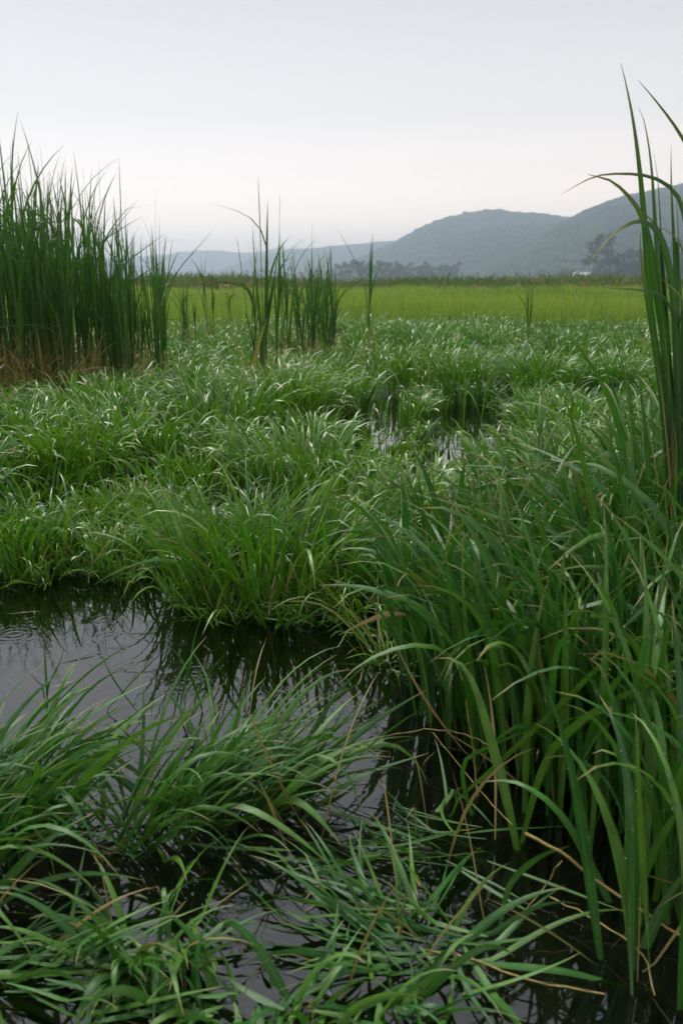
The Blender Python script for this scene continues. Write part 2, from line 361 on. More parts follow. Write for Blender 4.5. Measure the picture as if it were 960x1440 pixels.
DEW = []
def tussock(label, cx, cy, rx, ry, n, L, W, n_parts, mat=None, lean_dir=None, lean=0.0, th=(0.05, 0.25), end=(0.7, 1.9), group=None,
            S=10, z0=-0.05, floor=True, seed=0, name='grass_tussock', drymix=0.012, kink=0.25, outward=0.25, rot=0.0, dew=0.0, thatch=4, pw=(1.2, 3.0), wexp=1.3):
    r = np.random.default_rng(1000 + seed)
    root = empty(name, (cx, cy, 0.0), label, 'grass', group)
    a = r.uniform(0, 2 * math.pi, n); q = np.sqrt(r.uniform(0, 1, n))
    ex, ey = q * np.cos(a) * rx, q * np.sin(a) * ry
    x = ex * math.cos(rot) - ey * math.sin(rot); y = ex * math.sin(rot) + ey * math.cos(rot)
    ph = np.arctan2(y, x) + r.normal(0, 0.9, n)
    pw_ = r.uniform(*pw, n)
    if lean_dir is not None:
        k = r.uniform(0, 1, n) < lean
        ph = np.where(k, lean_dir + r.normal(0, 0.42, n), ph)
    big = r.uniform(0, 1, n) ** 1.3
    P = dict(x=x, y=y, z=np.full(n, z0), ph=ph, dph=r.normal(0, 0.45, n), L=r.uniform(L[0], L[1], n) * (0.75 + 0.25 * big),
             w=W[0] + (W[1] - W[0]) * big ** wexp, th0=r.uniform(*th, n) + outward * q, th1=r.uniform(*end, n), p=pw_,
             kA=np.where(r.uniform(0, 1, n) < kink, r.uniform(0.5, 1.4, n), 0), ks=r.uniform(0.45, 0.8, n),
             r0=r.normal(0, 0.5, n), r1=r.normal(0, 0.9, n), tp=r.uniform(1.6, 2.8, n), fold=r.uniform(0.05, 0.22, n),
             c=r.uniform(0, 1, n), dry=np.where(r.uniform(0, 1, n) < drymix, r.uniform(.5, 1, n), 0),
             zm=(r.uniform(-0.02, 0.03, n) if floor else np.full(n, -9.0)))
    if dew:
        Vd = blades(sub(P, r.permutation(n)[:40]), 14, 3)[0][:, 4:13]; k_ = r.integers(0, 3, Vd.shape[:2]); DEW.append(np.take_along_axis(Vd, k_[..., None, None], 2).reshape(-1, 3)[r.uniform(0, 1, Vd.shape[0] * Vd.shape[1]) < dew] + np.array([cx, cy, 0]))
    if thatch:
        t_ = thatch; at2 = r.uniform(0, 6.28, t_)
        Q = dict(x=np.cos(at2) * rx * r.uniform(.2, 1, t_), y=np.sin(at2) * ry * r.uniform(.2, 1, t_), z=np.full(t_, 0.), ph=r.uniform(0, 6.28, t_), dph=r.normal(0, .2, t_), L=r.uniform(.15, .42, t_), w=r.uniform(.003, .009, t_),
                 th0=r.uniform(.1, .9, t_), th1=r.uniform(.3, 1.5, t_), p=r.uniform(1, 2, t_), kA=np.where(r.uniform(0, 1, t_) < .2, r.uniform(.4, 1.2, t_), 0), ks=r.uniform(.3, .7, t_), r0=r.normal(0, 1, t_), r1=r.normal(0, 1, t_), tp=np.full(t_, 3.),
                 c=r.uniform(0, 1, t_), dry=r.uniform(.6, 1, t_), zm=r.uniform(.002, .02, t_))
        link('thatch', blade_mesh('thatch', Q, 8, 2, mat), root)['kind'] = 'stuff'
    order = np.argsort(-P['w'] * P['L']); top = order[:n_parts]; rest = order[n_parts:]
    for i in top:
        link('leaf', blade_mesh('leaf', sub(P, [i]), S + 2, 3, mat), root)
    if len(rest):
        link('foliage', blade_mesh('foliage', sub(P, rest), S, 3, mat), root)['kind'] = 'stuff'
    return root

# ---- hero leaves traced along their sight lines, each at the distance of the root it grows from
def spline(pts, n):
    p = np.array(pts, float); p = np.vstack([2 * p[0] - p[1], p, 2 * p[-1] - p[-2]]); m = len(p) - 3; out = []
    for t in np.linspace(0, m - 1e-6, n):
        i = int(t); f = t - i; a, b, c, d = p[i:i + 4]
        out.append(0.5 * (2 * b + (c - a) * f + (2 * a - 5 * b + 4 * c - d) * f ** 2 + (3 * b - a - 3 * c + d) * f ** 3))
    return np.array(out)
def hero_mesh(name, pix, D0, D1, w, mat, S=16, roll=0.0, twist=0.0, c=0.5, dry=0.0, base=0.6, origin=(0, 0, 0), tp=2.0, rooted=True, tl=None):
    pp = spline(pix, 12); t = np.linspace(0, 1, S + 1)
    pos = np.array([at(a, b, D0 + (D1 - D0) * k) for (a, b), k in zip(pp, np.linspace(0, 1, 12))])
    z_ = pos[0][2]
    if rooted and z_ > 0.0:      # carry the leaf down to its root in the mud
        dn = pos[0] - pos[2]; dn[2] = 0; nr_ = math.hypot(dn[0], dn[1]) + 1e-6; dn = dn / nr_ * min(.25 * z_, nr_)
        pos = np.vstack([[pos[0] + dn + np.array([0, 0, -z_ - .04])], pos])
        cum = np.concatenate([[0], np.cumsum(np.linalg.norm(np.diff(pos, axis=0), axis=1))])
    else: cum = np.concatenate([[0], np.cumsum(np.linalg.norm(np.diff(pos, axis=0), axis=1))])
    sm = spline(pos, 160); cs = np.concatenate([[0], np.cumsum(np.linalg.norm(np.diff(sm, axis=0), axis=1))]); cs /= cs[-1]
    pos = np.stack([np.interp(t, cs, sm[:, q_]) for q_ in range(3)], 1)
    T = np.gradient(pos, axis=0); T /= np.linalg.norm(T, axis=1)[:, None]
    view = pos - np.array([0, 0, H]); view /= np.linalg.norm(view, axis=1)[:, None]
    B = np.cross(T, view); B /= np.linalg.norm(B, axis=1)[:, None] + 1e-9
    Nn = np.cross(T, B); ro = (roll + twist * t)[:, None]
    Bq = B * np.cos(ro) + Nn * np.sin(ro); Nq = np.cross(T, Bq)
    wd = (w * np.minimum(1, (base - .45) + 1.5 * t) * np.clip(1 - t ** tp, 0.02, 1))[:, None]
    if tl:
        seg = np.linalg.norm(np.diff(pos, axis=0), axis=1); rem = np.concatenate([np.cumsum(seg[::-1])[::-1], [0]])
        wd = (w * np.minimum(1, base + t) * np.clip(rem / tl, .02, 1) ** .75)[:, None]
    V = np.stack([pos - Bq * wd / 2 - Nq * wd * .12, pos, pos + Bq * wd / 2 - Nq * wd * .12], 1) - np.array(origin)
    col = np.empty((S + 1, 3, 4)); col[..., 0] = c; col[..., 1] = t[:, None]; col[..., 2] = [0, .5, 1]; col[..., 3] = dry
    i = np.arange((S + 1) * 3).reshape(S + 1, 3)
    f1 = np.stack([i[:-1, :-1], i[:-1, 1:], i[1:, 1:], i[1:, :-1]], -1).reshape(-1, 4)
    return mesh_np(name, V.reshape(-1, 3), f1, col.reshape(-1, 4), mat=mat)
def tube(name, pts, r0, r1, mat, sides=6, col=None):
    p = np.array(pts, float); n = len(p); T = np.gradient(p, axis=0); T /= np.linalg.norm(T, axis=1)[:, None]
    ref = np.where(np.abs(T[:, 2:3]) > 0.9, np.array([[1., 0, 0]]), np.array([[0, 0, 1.]]))
    A = np.cross(T, ref); A /= np.linalg.norm(A, axis=1)[:, None]; B = np.cross(T, A)
    a = np.linspace(0, 2 * math.pi, sides, endpoint=False); rad = np.linspace(r0, r1, n)[:, None, None]
    V = p[:, None] + rad * (np.cos(a)[None, :, None] * A[:, None] + np.sin(a)[None, :, None] * B[:, None])
    i = np.arange(n * sides).reshape(n, sides); j = np.roll(i, -1, 1)
    f = np.stack([i[:-1], j[:-1], j[1:], i[1:]], -1).reshape(-1, 4)
    C4 = None
    if col is not None:
        C4 = np.empty((n, sides, 4)); C4[..., 0] = col[0]; C4[..., 1] = np.linspace(0, .8, n)[:, None]; C4[..., 2] = .3
        C4[..., 3] = np.interp(np.linspace(0, 1, n), [0, col[1], min(1, col[1] + .25), 1], [1, 1, 0, 0])[:, None] if col[1] > 0 else 0
        C4 = C4.reshape(-1, 4)
    return mesh_np(name, V.reshape(-1, 3), f, C4, mat=mat)

# ------------------------------------------------------------------ mid-field grass
def visible_wedge(n, d0, d1, margin, r):
    d = np.sqrt(r.uniform(d0 * d0, d1 * d1, n)); x = r.uniform(-1, 1, n) * (0.36 * d + margin)
    return x, d
def tufted(name, label, d0, d1, dens_tuft, blades_per, rad, L, W, S, mat, seed, margin=1.2, mask=None, end=(0.9, 2.1), th=(0.02, 0.22), hmap=None, wind=(-0.2, 0.2), kink=0.3, macro=1.1, hlo=.55, splay=.5, mound=False, cfreq=.5, pw=(1.6, 3.4), tpr=(1.6, 3.0)):
    r = np.random.default_rng(seed)
    area = 0.36 * (d1 ** 2 - d0 ** 2) + 2 * margin * (d1 - d0)
    nt_ = int(area * dens_tuft)
    tx, ty = visible_wedge(nt_, d0, d1, margin, r)
    if mound:      # mounds stand apart: a jittered lattice instead of pure chance
        g_ = 1 / math.sqrt(dens_tuft); hw = .36 * d1 + margin
        gx, gy = np.meshgrid(np.arange(-hw, hw, g_), np.arange(d0, d1, g_)); gx = gx + (np.round(gy / g_) % 2) * g_ / 2
        gx = (gx + r.normal(0, .2 * g_, gx.shape)).ravel(); gy = (gy + r.normal(0, .2 * g_, gy.shape)).ravel()
        k = np.abs(gx) < .36 * gy + margin; tx, ty = gx[k], gy[k]; nt_ = len(tx)
    hs_ = (hlo + (1.2 - hlo) * vnoise(tx * macro, ty * macro, seed)) * r.uniform(.75, 1.18, nt_)
    if hmap is not None: hs_ = hs_ * hmap(tx, ty)
    lean = r.uniform(0, 2 * math.pi, nt_)
    lean = np.where(r.uniform(0, 1, nt_) < wind[1], wind[0] + r.normal(0, .6, nt_), lean)
    tc = r.uniform(0, 1, nt_) * 0.45 + 0.55 * vnoise(tx * cfreq, ty * cfreq * .6, seed + 5)
    m = blades_per; n = nt_ * m
    rep = lambda a: np.repeat(a, m)
    a = r.uniform(0, 2 * math.pi, n); q = np.sqrt(r.uniform(0, 1, n))
    rd_ = rep(rad * r.uniform(.7, 1.35, nt_)); x = rep(tx) + np.cos(a) * q * rd_; y = rep(ty) + np.sin(a) * q * rd_
    ph = np.where(r.uniform(0, 1, n) < 0.75, a + r.normal(0, .5, n), rep(lean) + r.normal(0, .5, n))
    P = dict(x=x, y=y, z=np.full(n, 0.0), ph=ph, dph=r.normal(0, .5, n), L=r.uniform(L[0], L[1], n) * rep(hs_), w=r.uniform(W[0], W[1], n),
             th0=r.uniform(*th, n) + splay * q ** 1.5, th1=r.uniform(*end, n), p=r.uniform(*pw, n), kA=np.where(r.uniform(0, 1, n) < kink, r.uniform(.4, 1.2, n), 0),
             ks=r.uniform(.5, .85, n), r0=r.normal(0, .35, n), r1=r.normal(0, .6, n), tp=r.uniform(*tpr, n), c=np.clip(rep(tc) + r.normal(0, .15, n), 0, 1),
             dry=np.where(r.uniform(0, 1, n) < .012, .8, 0), zm=np.full(n, -.05))
    CLp = ground(380, 850); keep = (((x - CLp[0]) / .62) ** 2 + ((y - CLp[1] - .2) / .66) ** 2 > 1) & ~in_poly(x, y, POOL) & (~in_poly(x, y, BACK) | (r.uniform(0, 1, n) < .02)) & (~in_poly(x, y, BACK2) | (r.uniform(0, 1, n) < .03))
    if mask is not None: keep &= mask(x, y)
    P = sub(P, keep)
    o = link(name, blade_mesh(name, P, S, 2, mat)); return tag(o, label, 'grass', kind='stuff')

def px_of(x, y): return 480 + x / y * F * CP      # column of a ground point, roughly
def h_low(x, y):
    c = px_of(x, y)
    low = (c > 480) & (c < 745) & (y > 4.0) & (y < 6.8)
    beh = (c > 490) & (c < 745) & (y > 7.3) & (y < 10.5)
    edge = np.clip(.52 + .75 * poly_dist(x, y, POOL), 0, 1)
    edge = edge * np.where((c > 325) & (c < 395) & (y > 6.4) & (y < 8.8), .5, 1.0)
    return edge * np.where(low, 0.34, np.where(beh, .5, 1.0))
tufted('marsh_grass', 'arching wet green grass carpeting the marsh around the small back pool', 3.2, 9.0, 3.2, 290, 0.23, (0.35, 0.58), (0.010, 0.023), 9, G_LOW, 21, mound=True, splay=.22, pw=(2.2, 5.5), end=(1.1, 2.7), tpr=(2.2, 4.5), th=(0.0, .16), kink=.2, hmap=h_low,
       mask=lambda x, y: ~((px_of(x, y) > 560) & (y < 3.9)))
tufted('marsh_grass', 'pale sheened low grass between the reed stand and the bright meadow', 9.0, 32, 1.6, 150, 0.30, (0.34, 0.56), (0.014, 0.027), 7, G_LOW, 22, margin=2, mound=True, splay=.22, pw=(2.2, 5.5), end=(1.1, 2.7), tpr=(2.2, 4.5), th=(0.0, .16), kink=.2, mask=lambda x, y: np.random.default_rng(4).uniform(0, 1, x.shape) < np.clip((34 - y - 15 * vnoise(x * .33, y * .2, 44)) / 9, 0, 1))
def mead_h(x, y):
    c = px_of(x, y)
    return (0.72 + 0.5 * vnoise(x * .3, y * .16, 8)) * np.where((y < 17.5) & (c > 590) & (c < 800), 1.35, 1)
tufted('meadow_grass', 'bright yellow-green meadow grass stretching from marsh to the far bank', 11, 40, 6, 17, 0.26, (0.5, 0.8), (0.014, 0.026), 4, G_MEAD, 23, margin=3, end=(.25, .9), kink=.05, hmap=mead_h, macro=.35, hlo=.6, splay=.2, cfreq=.16, mask=lambda x, y: np.random.default_rng(6).uniform(0, 1, x.shape) < np.clip((y - 10 - 13 * vnoise(x * .33, y * .2, 45)) / 8, 0, 1))
tufted('meadow_grass', 'far band of bright meadow grass below the brown bank', 40, 74, 1.6, 16, 0.5, (0.45, 0.75), (0.05, 0.10), 3, G_MEAD, 24, margin=8, end=(.3, 1.0), kink=0, hmap=mead_h, macro=.2, hlo=.8, cfreq=.1)

# clumps standing at the water's far edge
p = ground(110, 790); tussock('broad clump of drooping marsh grass along the far edge of the open pool', p[0], p[1] + .10, .62, .28, 480, (.26, .46), (.009, .020), 170, G_LOW, lean_dir=-.5, lean=.3, th=(.0, .2), pw=(1.8, 4.5), end=(.9, 2.4), S=8, seed=1, outward=.2, dew=.3)
p = ground(380, 850); tussock('rounded clump of upright marsh grass jutting out into the dark pool', p[0], p[1] + .16, .38, .28, 640, (.42, .66), (.010, .022), 240, G_LOW, lean_dir=-.2, lean=.2, th=(.0, .2), pw=(1.6, 4.5), end=(.5, 2.3), S=8, seed=2, outward=.3, dew=.3)
p = ground(505, 860); tussock('low sprawling grass clump with blades bent over the pool beside tall grass', p[0] + .02, p[1] + .12, .22, .28, 240, (.34, .52), (.006, .013), 80, G_LOW, lean_dir=-1.2, lean=.4, th=(.15, .5), end=(1.4, 2.3), S=9, seed=3, outward=.4)

p = ground(20, 720); tussock('low mop of drooping grass filling the bank behind the broad drooping clump', p[0], p[1], .5, .3, 420, (.30, .50), (.009, .020), 60, G_LOW, lean_dir=-.8, lean=.3, th=(.0, .2), pw=(1.8, 4.5), end=(.9, 2.4), S=8, seed=5, outward=.2)
for i, (px, py) in enumerate([(18, 826), (62, 834), (128, 822), (176, 830), (214, 812), (268, 862), (312, 884), (392, 890), (455, 888), (530, 912), (548, 950)]):
    p = ground(px, py - 16); tussock('small ragged grass tuft wading at the far edge of the open pool', p[0], p[1], .07, .05, 46, (.14, .36), (.006, .014), 20, G_LOW, lean_dir=-1.2, lean=.4, th=(.05, .5), end=(.8, 2.2), pw=(1.2, 3.5), S=7, seed=70 + i, outward=.35, group='small tufts along the pool edge', thatch=5)

# ------------------------------------------------------------------ foreground tussocks in the water
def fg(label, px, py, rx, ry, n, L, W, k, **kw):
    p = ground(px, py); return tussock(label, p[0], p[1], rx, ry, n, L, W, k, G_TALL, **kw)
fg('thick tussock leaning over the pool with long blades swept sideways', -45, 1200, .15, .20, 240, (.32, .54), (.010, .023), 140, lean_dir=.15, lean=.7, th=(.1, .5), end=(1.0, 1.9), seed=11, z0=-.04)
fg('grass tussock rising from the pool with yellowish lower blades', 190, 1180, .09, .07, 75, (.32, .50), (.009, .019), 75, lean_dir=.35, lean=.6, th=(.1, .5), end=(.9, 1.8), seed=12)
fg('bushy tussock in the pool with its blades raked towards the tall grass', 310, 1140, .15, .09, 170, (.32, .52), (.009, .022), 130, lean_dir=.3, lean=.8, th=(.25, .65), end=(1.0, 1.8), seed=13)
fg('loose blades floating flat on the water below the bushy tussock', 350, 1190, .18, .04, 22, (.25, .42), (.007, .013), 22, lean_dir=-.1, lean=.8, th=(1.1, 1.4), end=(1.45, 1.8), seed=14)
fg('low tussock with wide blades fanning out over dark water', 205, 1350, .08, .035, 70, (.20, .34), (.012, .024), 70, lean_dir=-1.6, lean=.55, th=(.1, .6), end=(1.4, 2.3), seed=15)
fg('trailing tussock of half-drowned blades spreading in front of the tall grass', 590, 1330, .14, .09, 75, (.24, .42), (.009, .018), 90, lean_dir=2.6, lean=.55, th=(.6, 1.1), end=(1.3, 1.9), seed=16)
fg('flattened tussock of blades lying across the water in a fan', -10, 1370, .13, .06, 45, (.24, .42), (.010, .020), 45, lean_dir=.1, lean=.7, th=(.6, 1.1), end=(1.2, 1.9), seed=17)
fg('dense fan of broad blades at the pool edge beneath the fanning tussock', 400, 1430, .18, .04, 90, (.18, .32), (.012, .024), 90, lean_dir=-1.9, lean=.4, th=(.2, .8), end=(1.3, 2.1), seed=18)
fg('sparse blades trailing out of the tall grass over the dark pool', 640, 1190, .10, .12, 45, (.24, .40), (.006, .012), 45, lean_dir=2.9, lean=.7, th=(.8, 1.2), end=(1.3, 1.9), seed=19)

# ------------------------------------------------------------------ the tall grass stand
SPOTS = [(622, 940, .55, .72), (660, 1000, .55, .74), (700, 1040, .55, .78), (690, 930, .58, .80), (760, 1080, .55, .8), (770, 980, .6, .85), (780, 900, .6, .85), (840, 1130, .55, .8), (850, 1040, .6, .85),
         (860, 950, .62, .9), (930, 1160, .55, .8), (950, 1040, .6, .9), (960, 930, .65, .95), (1000, 1260, .5, .75), (1050, 1120, .6, .85), (850, 860, .6, .85), (700, 850, .5, .74), (640, 870, .45, .66), (960, 840, .6, .9), (1090, 960, .6, .95), (780, 800, .55, .8), (900, 780, .55, .85), (1060, 820, .6, .9), (960, 1370, .4, .6), (925, 890, .8, 1.0), (985, 985, .8, 1.05), (900, 1000, .7, .9)]
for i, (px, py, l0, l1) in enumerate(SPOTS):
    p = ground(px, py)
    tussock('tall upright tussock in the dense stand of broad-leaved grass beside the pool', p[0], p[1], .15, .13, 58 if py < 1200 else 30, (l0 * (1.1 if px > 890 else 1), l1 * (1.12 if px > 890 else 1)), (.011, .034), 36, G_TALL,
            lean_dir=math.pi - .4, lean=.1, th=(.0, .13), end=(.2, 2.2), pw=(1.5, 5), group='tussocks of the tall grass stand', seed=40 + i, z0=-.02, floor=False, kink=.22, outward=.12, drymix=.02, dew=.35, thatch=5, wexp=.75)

hero_root = empty('arching_grass', tuple(ground(800, 1240)), 'broad arching blades hanging out from the tall grass over the dark water', 'grass')
ho = tuple(ground(800, 1240))
for k, (pix, D0, D1, wd, roll, tw, c) in enumerate([
    ([(905, 1420), (870, 1300), (800, 1160), (745, 1108), (705, 1097), (672, 1101)], 1.55, 1.75, .017, .3, .5, .4),
    ([(745, 1290), (715, 1140), (695, 1060), (665, 960), (640, 928), (612, 926)], 1.75, 1.9, .020, -.3, .3, .6),
    ([(690, 960), (712, 890), (750, 825), (800, 798), (840, 803), (872, 828)], 2.3, 2.1, .020, .5, .4, .7),
    ([(700, 1250), (650, 1090), (690, 1050), (750, 1026), (782, 1022)], 1.9, 1.9, .011, .4, .4, .5),
    ([(720, 1240), (760, 1090), (800, 1030), (865, 985), (950, 948), (985, 945)], 1.8, 1.7, .019, .3, .5, .6),
    ([(890, 1200), (880, 1060), (860, 980), (842, 935), (828, 925)], 1.7, 1.75, .020, .2, .2, .35),
    ([(700, 1330), (705, 1290), (720, 1240), (760, 1205), (800, 1190)], 1.5, 1.65, .014, .5, .3, .4),
    ([(955, 1300), (925, 1150), (890, 1080), (850, 1055), (832, 1060)], 1.55, 1.6, .018, .2, .6, .5),
    ([(640, 1110), (615, 1140), (585, 1170), (575, 1195)], 1.95, 1.85, .010, .3, .3, .5),
    ([(735, 1240), (742, 1000), (752, 900), (765, 830), (772, 815)], 1.9, 2.0, .017, .1, .2, .6),
    ([(820, 1300), (838, 1100), (850, 950), (852, 800), (848, 700)], 1.75, 1.9, .016, .2, .3, .75),
    ([(868, 1310), (890, 1100), (905, 950), (908, 840), (902, 760)], 1.7, 1.85, .018, -.2, .3, .5),
    ([(870, 1360), (905, 1230), (955, 1140), (1000, 1110)], 1.5, 1.5, .018, .3, .3, .4),
    ([(690, 1130), (672, 1000), (655, 880), (650, 790), (652, 742)], 2.1, 2.2, .013, .2, .3, .7),
    ([(640, 1130), (780, 1000), (880, 905), (935, 900), (975, 925)], 1.9, 1.75, .015, .4, .4, .6),
    ([(600, 1345), (690, 1355), (790, 1365), (870, 1385), (930, 1395)][::-1], 1.38, 1.42, .013, .4, .3, .35),
    ([(880, 1440), (900, 1350), (935, 1270), (975, 1210)], 1.45, 1.5, .020, .2, .1, .3),
    ]):
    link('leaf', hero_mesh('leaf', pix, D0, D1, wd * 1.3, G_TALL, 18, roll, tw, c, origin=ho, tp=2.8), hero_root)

sprig = empty('water_sprig', tuple(ground(150, 990)), 'thin sprig of stiff blades poking out of the open pool', 'grass')
for pix, wd, c in [([(66, 965), (64, 930), (62, 905), (64, 890)], .009, .4), ([(68, 965), (85, 930), (92, 905)], .008, .5), ([(60, 965), (45, 950), (33, 940)], .006, .4),
                   ([(285, 1000), (272, 960), (250, 920), (232, 905)], .012, .2), ([(255, 985), (268, 930), (274, 895), (284, 868)], .010, .3), ([(262, 975), (285, 940), (292, 918)], .007, .6),
                   ([(80, 990), (120, 950), (160, 920), (190, 902)], .009, .6), ([(200, 1010), (160, 955), (140, 912)], .007, .3), ([(150, 1000), (190, 955), (222, 925)], .007, .7)]:
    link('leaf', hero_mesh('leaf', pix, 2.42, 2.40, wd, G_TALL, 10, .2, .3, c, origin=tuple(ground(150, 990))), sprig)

# ------------------------------------------------------------------ reeds
def make_reed(seed, nl, spread=1.0, dry=4):
    """unit plant about 2 m tall, rooted at the origin"""
    r = np.random.default_rng(seed)
    root = bpy.data.objects.new('reed', None); COL.objects.link(root); root.empty_display_size = .1
    lx, ly = r.normal(0, .06, 2) * spread
    hgt = r.uniform(1.0, 1.25)
    pts = [(lx * t * t, ly * t * t, hgt * t - .03) for t in np.linspace(0, 1, 7)]
    link('stem', tube('stem', pts, .008, .0035, G_REED, 6, (r.uniform(.2, .8), .36)), root)
    for i in range(nl):
        t = r.uniform(.04, .85) ** 1.0; z = hgt * t
        reach = r.uniform(1.1, 1.95) if i else 2.0
        Ln = max(.45, reach - z)
        P = dict(x=np.array([lx * t * t]), y=np.array([ly * t * t]), z=np.array([z]), ph=np.array([r.uniform(0, 6.28)]), dph=np.array([r.normal(0, .3)]), L=np.array([Ln]),
                 w=np.array([r.uniform(.010, .0175)]), th0=np.array([r.uniform(.0, .07) * spread]), th1=np.array([r.uniform(.0, .2) * spread if r.uniform() < .91 else r.uniform(.4, 1.2)]),
                 p=np.array([r.uniform(1.2, 3)]), kA=np.array([r.uniform(.5, 1.6) if r.uniform() < .13 else 0.]), ks=np.array([r.uniform(.5, .85)]), r0=np.array([r.uniform(0, 3.1)]), r1=np.array([r.normal(0, 1.2)]),
                 tp=np.array([r.uniform(4, 7)]), fold=np.array([.15]), c=np.array([r.uniform(0, 1)]), dry=np.array([0.]), zm=np.array([-1.]))
        link('leaf', blade_mesh('leaf', P, 12, 3, G_REED), root)
    for i in range(dry):
        P = dict(x=np.array([0.]), y=np.array([0.]), z=np.array([r.uniform(.02, .3)]), ph=np.array([r.uniform(0, 6.28)]), dph=np.array([r.normal(0, .5)]), L=np.array([r.uniform(.3, .8)]),
                 w=np.array([r.uniform(.010, .018)]), th0=np.array([r.uniform(.03, .2)]), th1=np.array([r.uniform(.2, 1.2)]), p=np.array([1.6]), kA=np.array([r.uniform(.8, 1.9) if r.uniform() < .5 else 0.]), ks=np.array([r.uniform(.4, .7)]),
                 r0=np.array([r.uniform(0, 3)]), r1=np.array([r.normal(0, 1.5)]), tp=np.array([3.]), fold=np.array([.3]), c=np.array([.5]), dry=np.array([1.]), zm=np.array([0.])) 
        link('dry_sheath', blade_mesh('dry_sheath', P, 10, 3, G_REED), root)
    return root
PROTO = [make_reed(200 + i, [7, 8, 6, 9, 7, 8, 6, 7][i], [1, .8, 1.2, 1, .7, 1.1, .9, 1.3][i]) for i in range(8)]
used = set()
def put_reed(k, x, y, h, rz, label, group, tilt=(0, 0), xs=.75):
    if k in used: o = copy_tree(PROTO[k])
    else: o = PROTO[k]; used.add(k)
    s = h / 2.0; o.location = (x, y, 0.02); o.scale = (max(xs, s), max(xs, s), s); o.rotation_euler = (tilt[0], tilt[1], rz)
    return tag(o, label, 'reed', group)
rr = np.random.default_rng(77)
n_st = 200
for i in range(n_st):
    y = 7.3 + 2.6 * rr.uniform() ** 1.2
    px = 190 - 330 * rr.uniform() ** 0.9 if i > 24 else rr.uniform(150, 232)
    x = (px - 480) / F * y / 1.02
    top = np.interp(px, [-150, 0, 60, 120, 165, 215], [205, 212, 205, 235, 275, 300]) + rr.normal(26, 24)
    h = max(1.2, H + (394 - top) / F * y)
    put_reed(int(rr.integers(8)), x, y, h, rr.uniform(0, 6.28), 'tall dark green reed in the dense stand with brown dead sheaths at its foot', 'reeds of the dense stand', (rr.normal(0, .035), rr.normal(.02, .035)))
def lone(px, py_top, D, k, rz, label, group=None, tilt=(0, 0)):
    h = H + (394 - py_top) / F * D; x = (px - 480) / F * D / 1.02
    return put_reed(k, x, D, h, rz, label, group, tilt, 1.1)
lone(358, 240, 7.7, 0, .5, 'tall lone reed with straw-brown lower sheaths leaning in the open marsh grass', tilt=(0, .10))
lone(372, 255, 7.8, 3, 2.5, 'lone-standing reed entwined with the leaning brown-footed reed', tilt=(0, .02))
lone(366, 335, 7.65, 2, 4.1, 'shorter splayed reed at the foot of the leaning brown-footed reed', tilt=(0, -.05))
lone(352, 318, 7.85, 5, 5.2, 'slim reed with outward tilted leaves close beside the leaning brown-footed reed', tilt=(0, -.12))
lone(384, 275, 7.95, 6, 1.2, 'reed tilted towards the loose group and rooted by the brown stubs', tilt=(0, .08))
for i in range(24):
    px = rr.uniform(388, 476); D = rr.uniform(11, 13.5)
    lone(px, np.interp(px, [388, 420, 476], [338, 332, 360]) + rr.normal(4, 18), D, int(rr.integers(8)), rr.uniform(0, 6), 'slender green reed in the loose group out in the open marsh', 'reeds of the loose group', (rr.normal(0, .03), rr.normal(0, .06)))
lone(519, 296, 11.4, 4, 1.0, 'solitary straight reed with a reddish dry foot standing apart in low grass')
for px, tp_, D in ((256, 372, 14), (266, 378, 14.2), (273, 370, 13.8), (262, 385, 14.4)):
    lone(px, tp_, D, int(rr.integers(8)), rr.uniform(0, 6), 'short reed in the small cluster beside the dense stand', 'reeds of the small cluster', (0, rr.normal(0, .06)))
for px, tp_, D in ((294, 345, 15.0), (300, 350, 15.2)):
    lone(px, tp_, D, int(rr.integers(8)), rr.uniform(0, 6), 'reed of the upright pair between the small cluster and the leaning reed', 'reeds of the upright pair', (0, rr.normal(0, .04)))
lone(329, 382, 16.5, 5, 2.0, 'thin short reed alone at the edge of the bright meadow')
lone(744, 352, 13.5, 4, 3.0, 'faint thin reed alone in front of the bright meadow and the bank')
lone(232, 345, 9.8, 1, 3.0, 'outlying reed with a bent leaf just off the dense stand')

for pix, D_s, wd, lab in (([(347, 560), (352, 535), (360, 500), (368, 470), (376, 448)], 7.6, .045, 'broken straw-brown reed stub leaning at the foot of the tall lone reed'),
                         ([(374, 560), (372, 535), (372, 500), (373, 465)], 7.7, .032, 'upright straw-brown reed stub behind the leaning brown stub'),
                         ([(521, 505), (520, 490), (519, 472), (518, 458)], 11.3, .03, 'reddish dry stub at the foot of the solitary straight reed')):
    o = link('reed_stub', hero_mesh('reed_stub', pix, D_s, D_s, wd, G_REED, 10, .2, .6, .5, 1.0, tp=5)); tag(o, lab, 'reed stub')
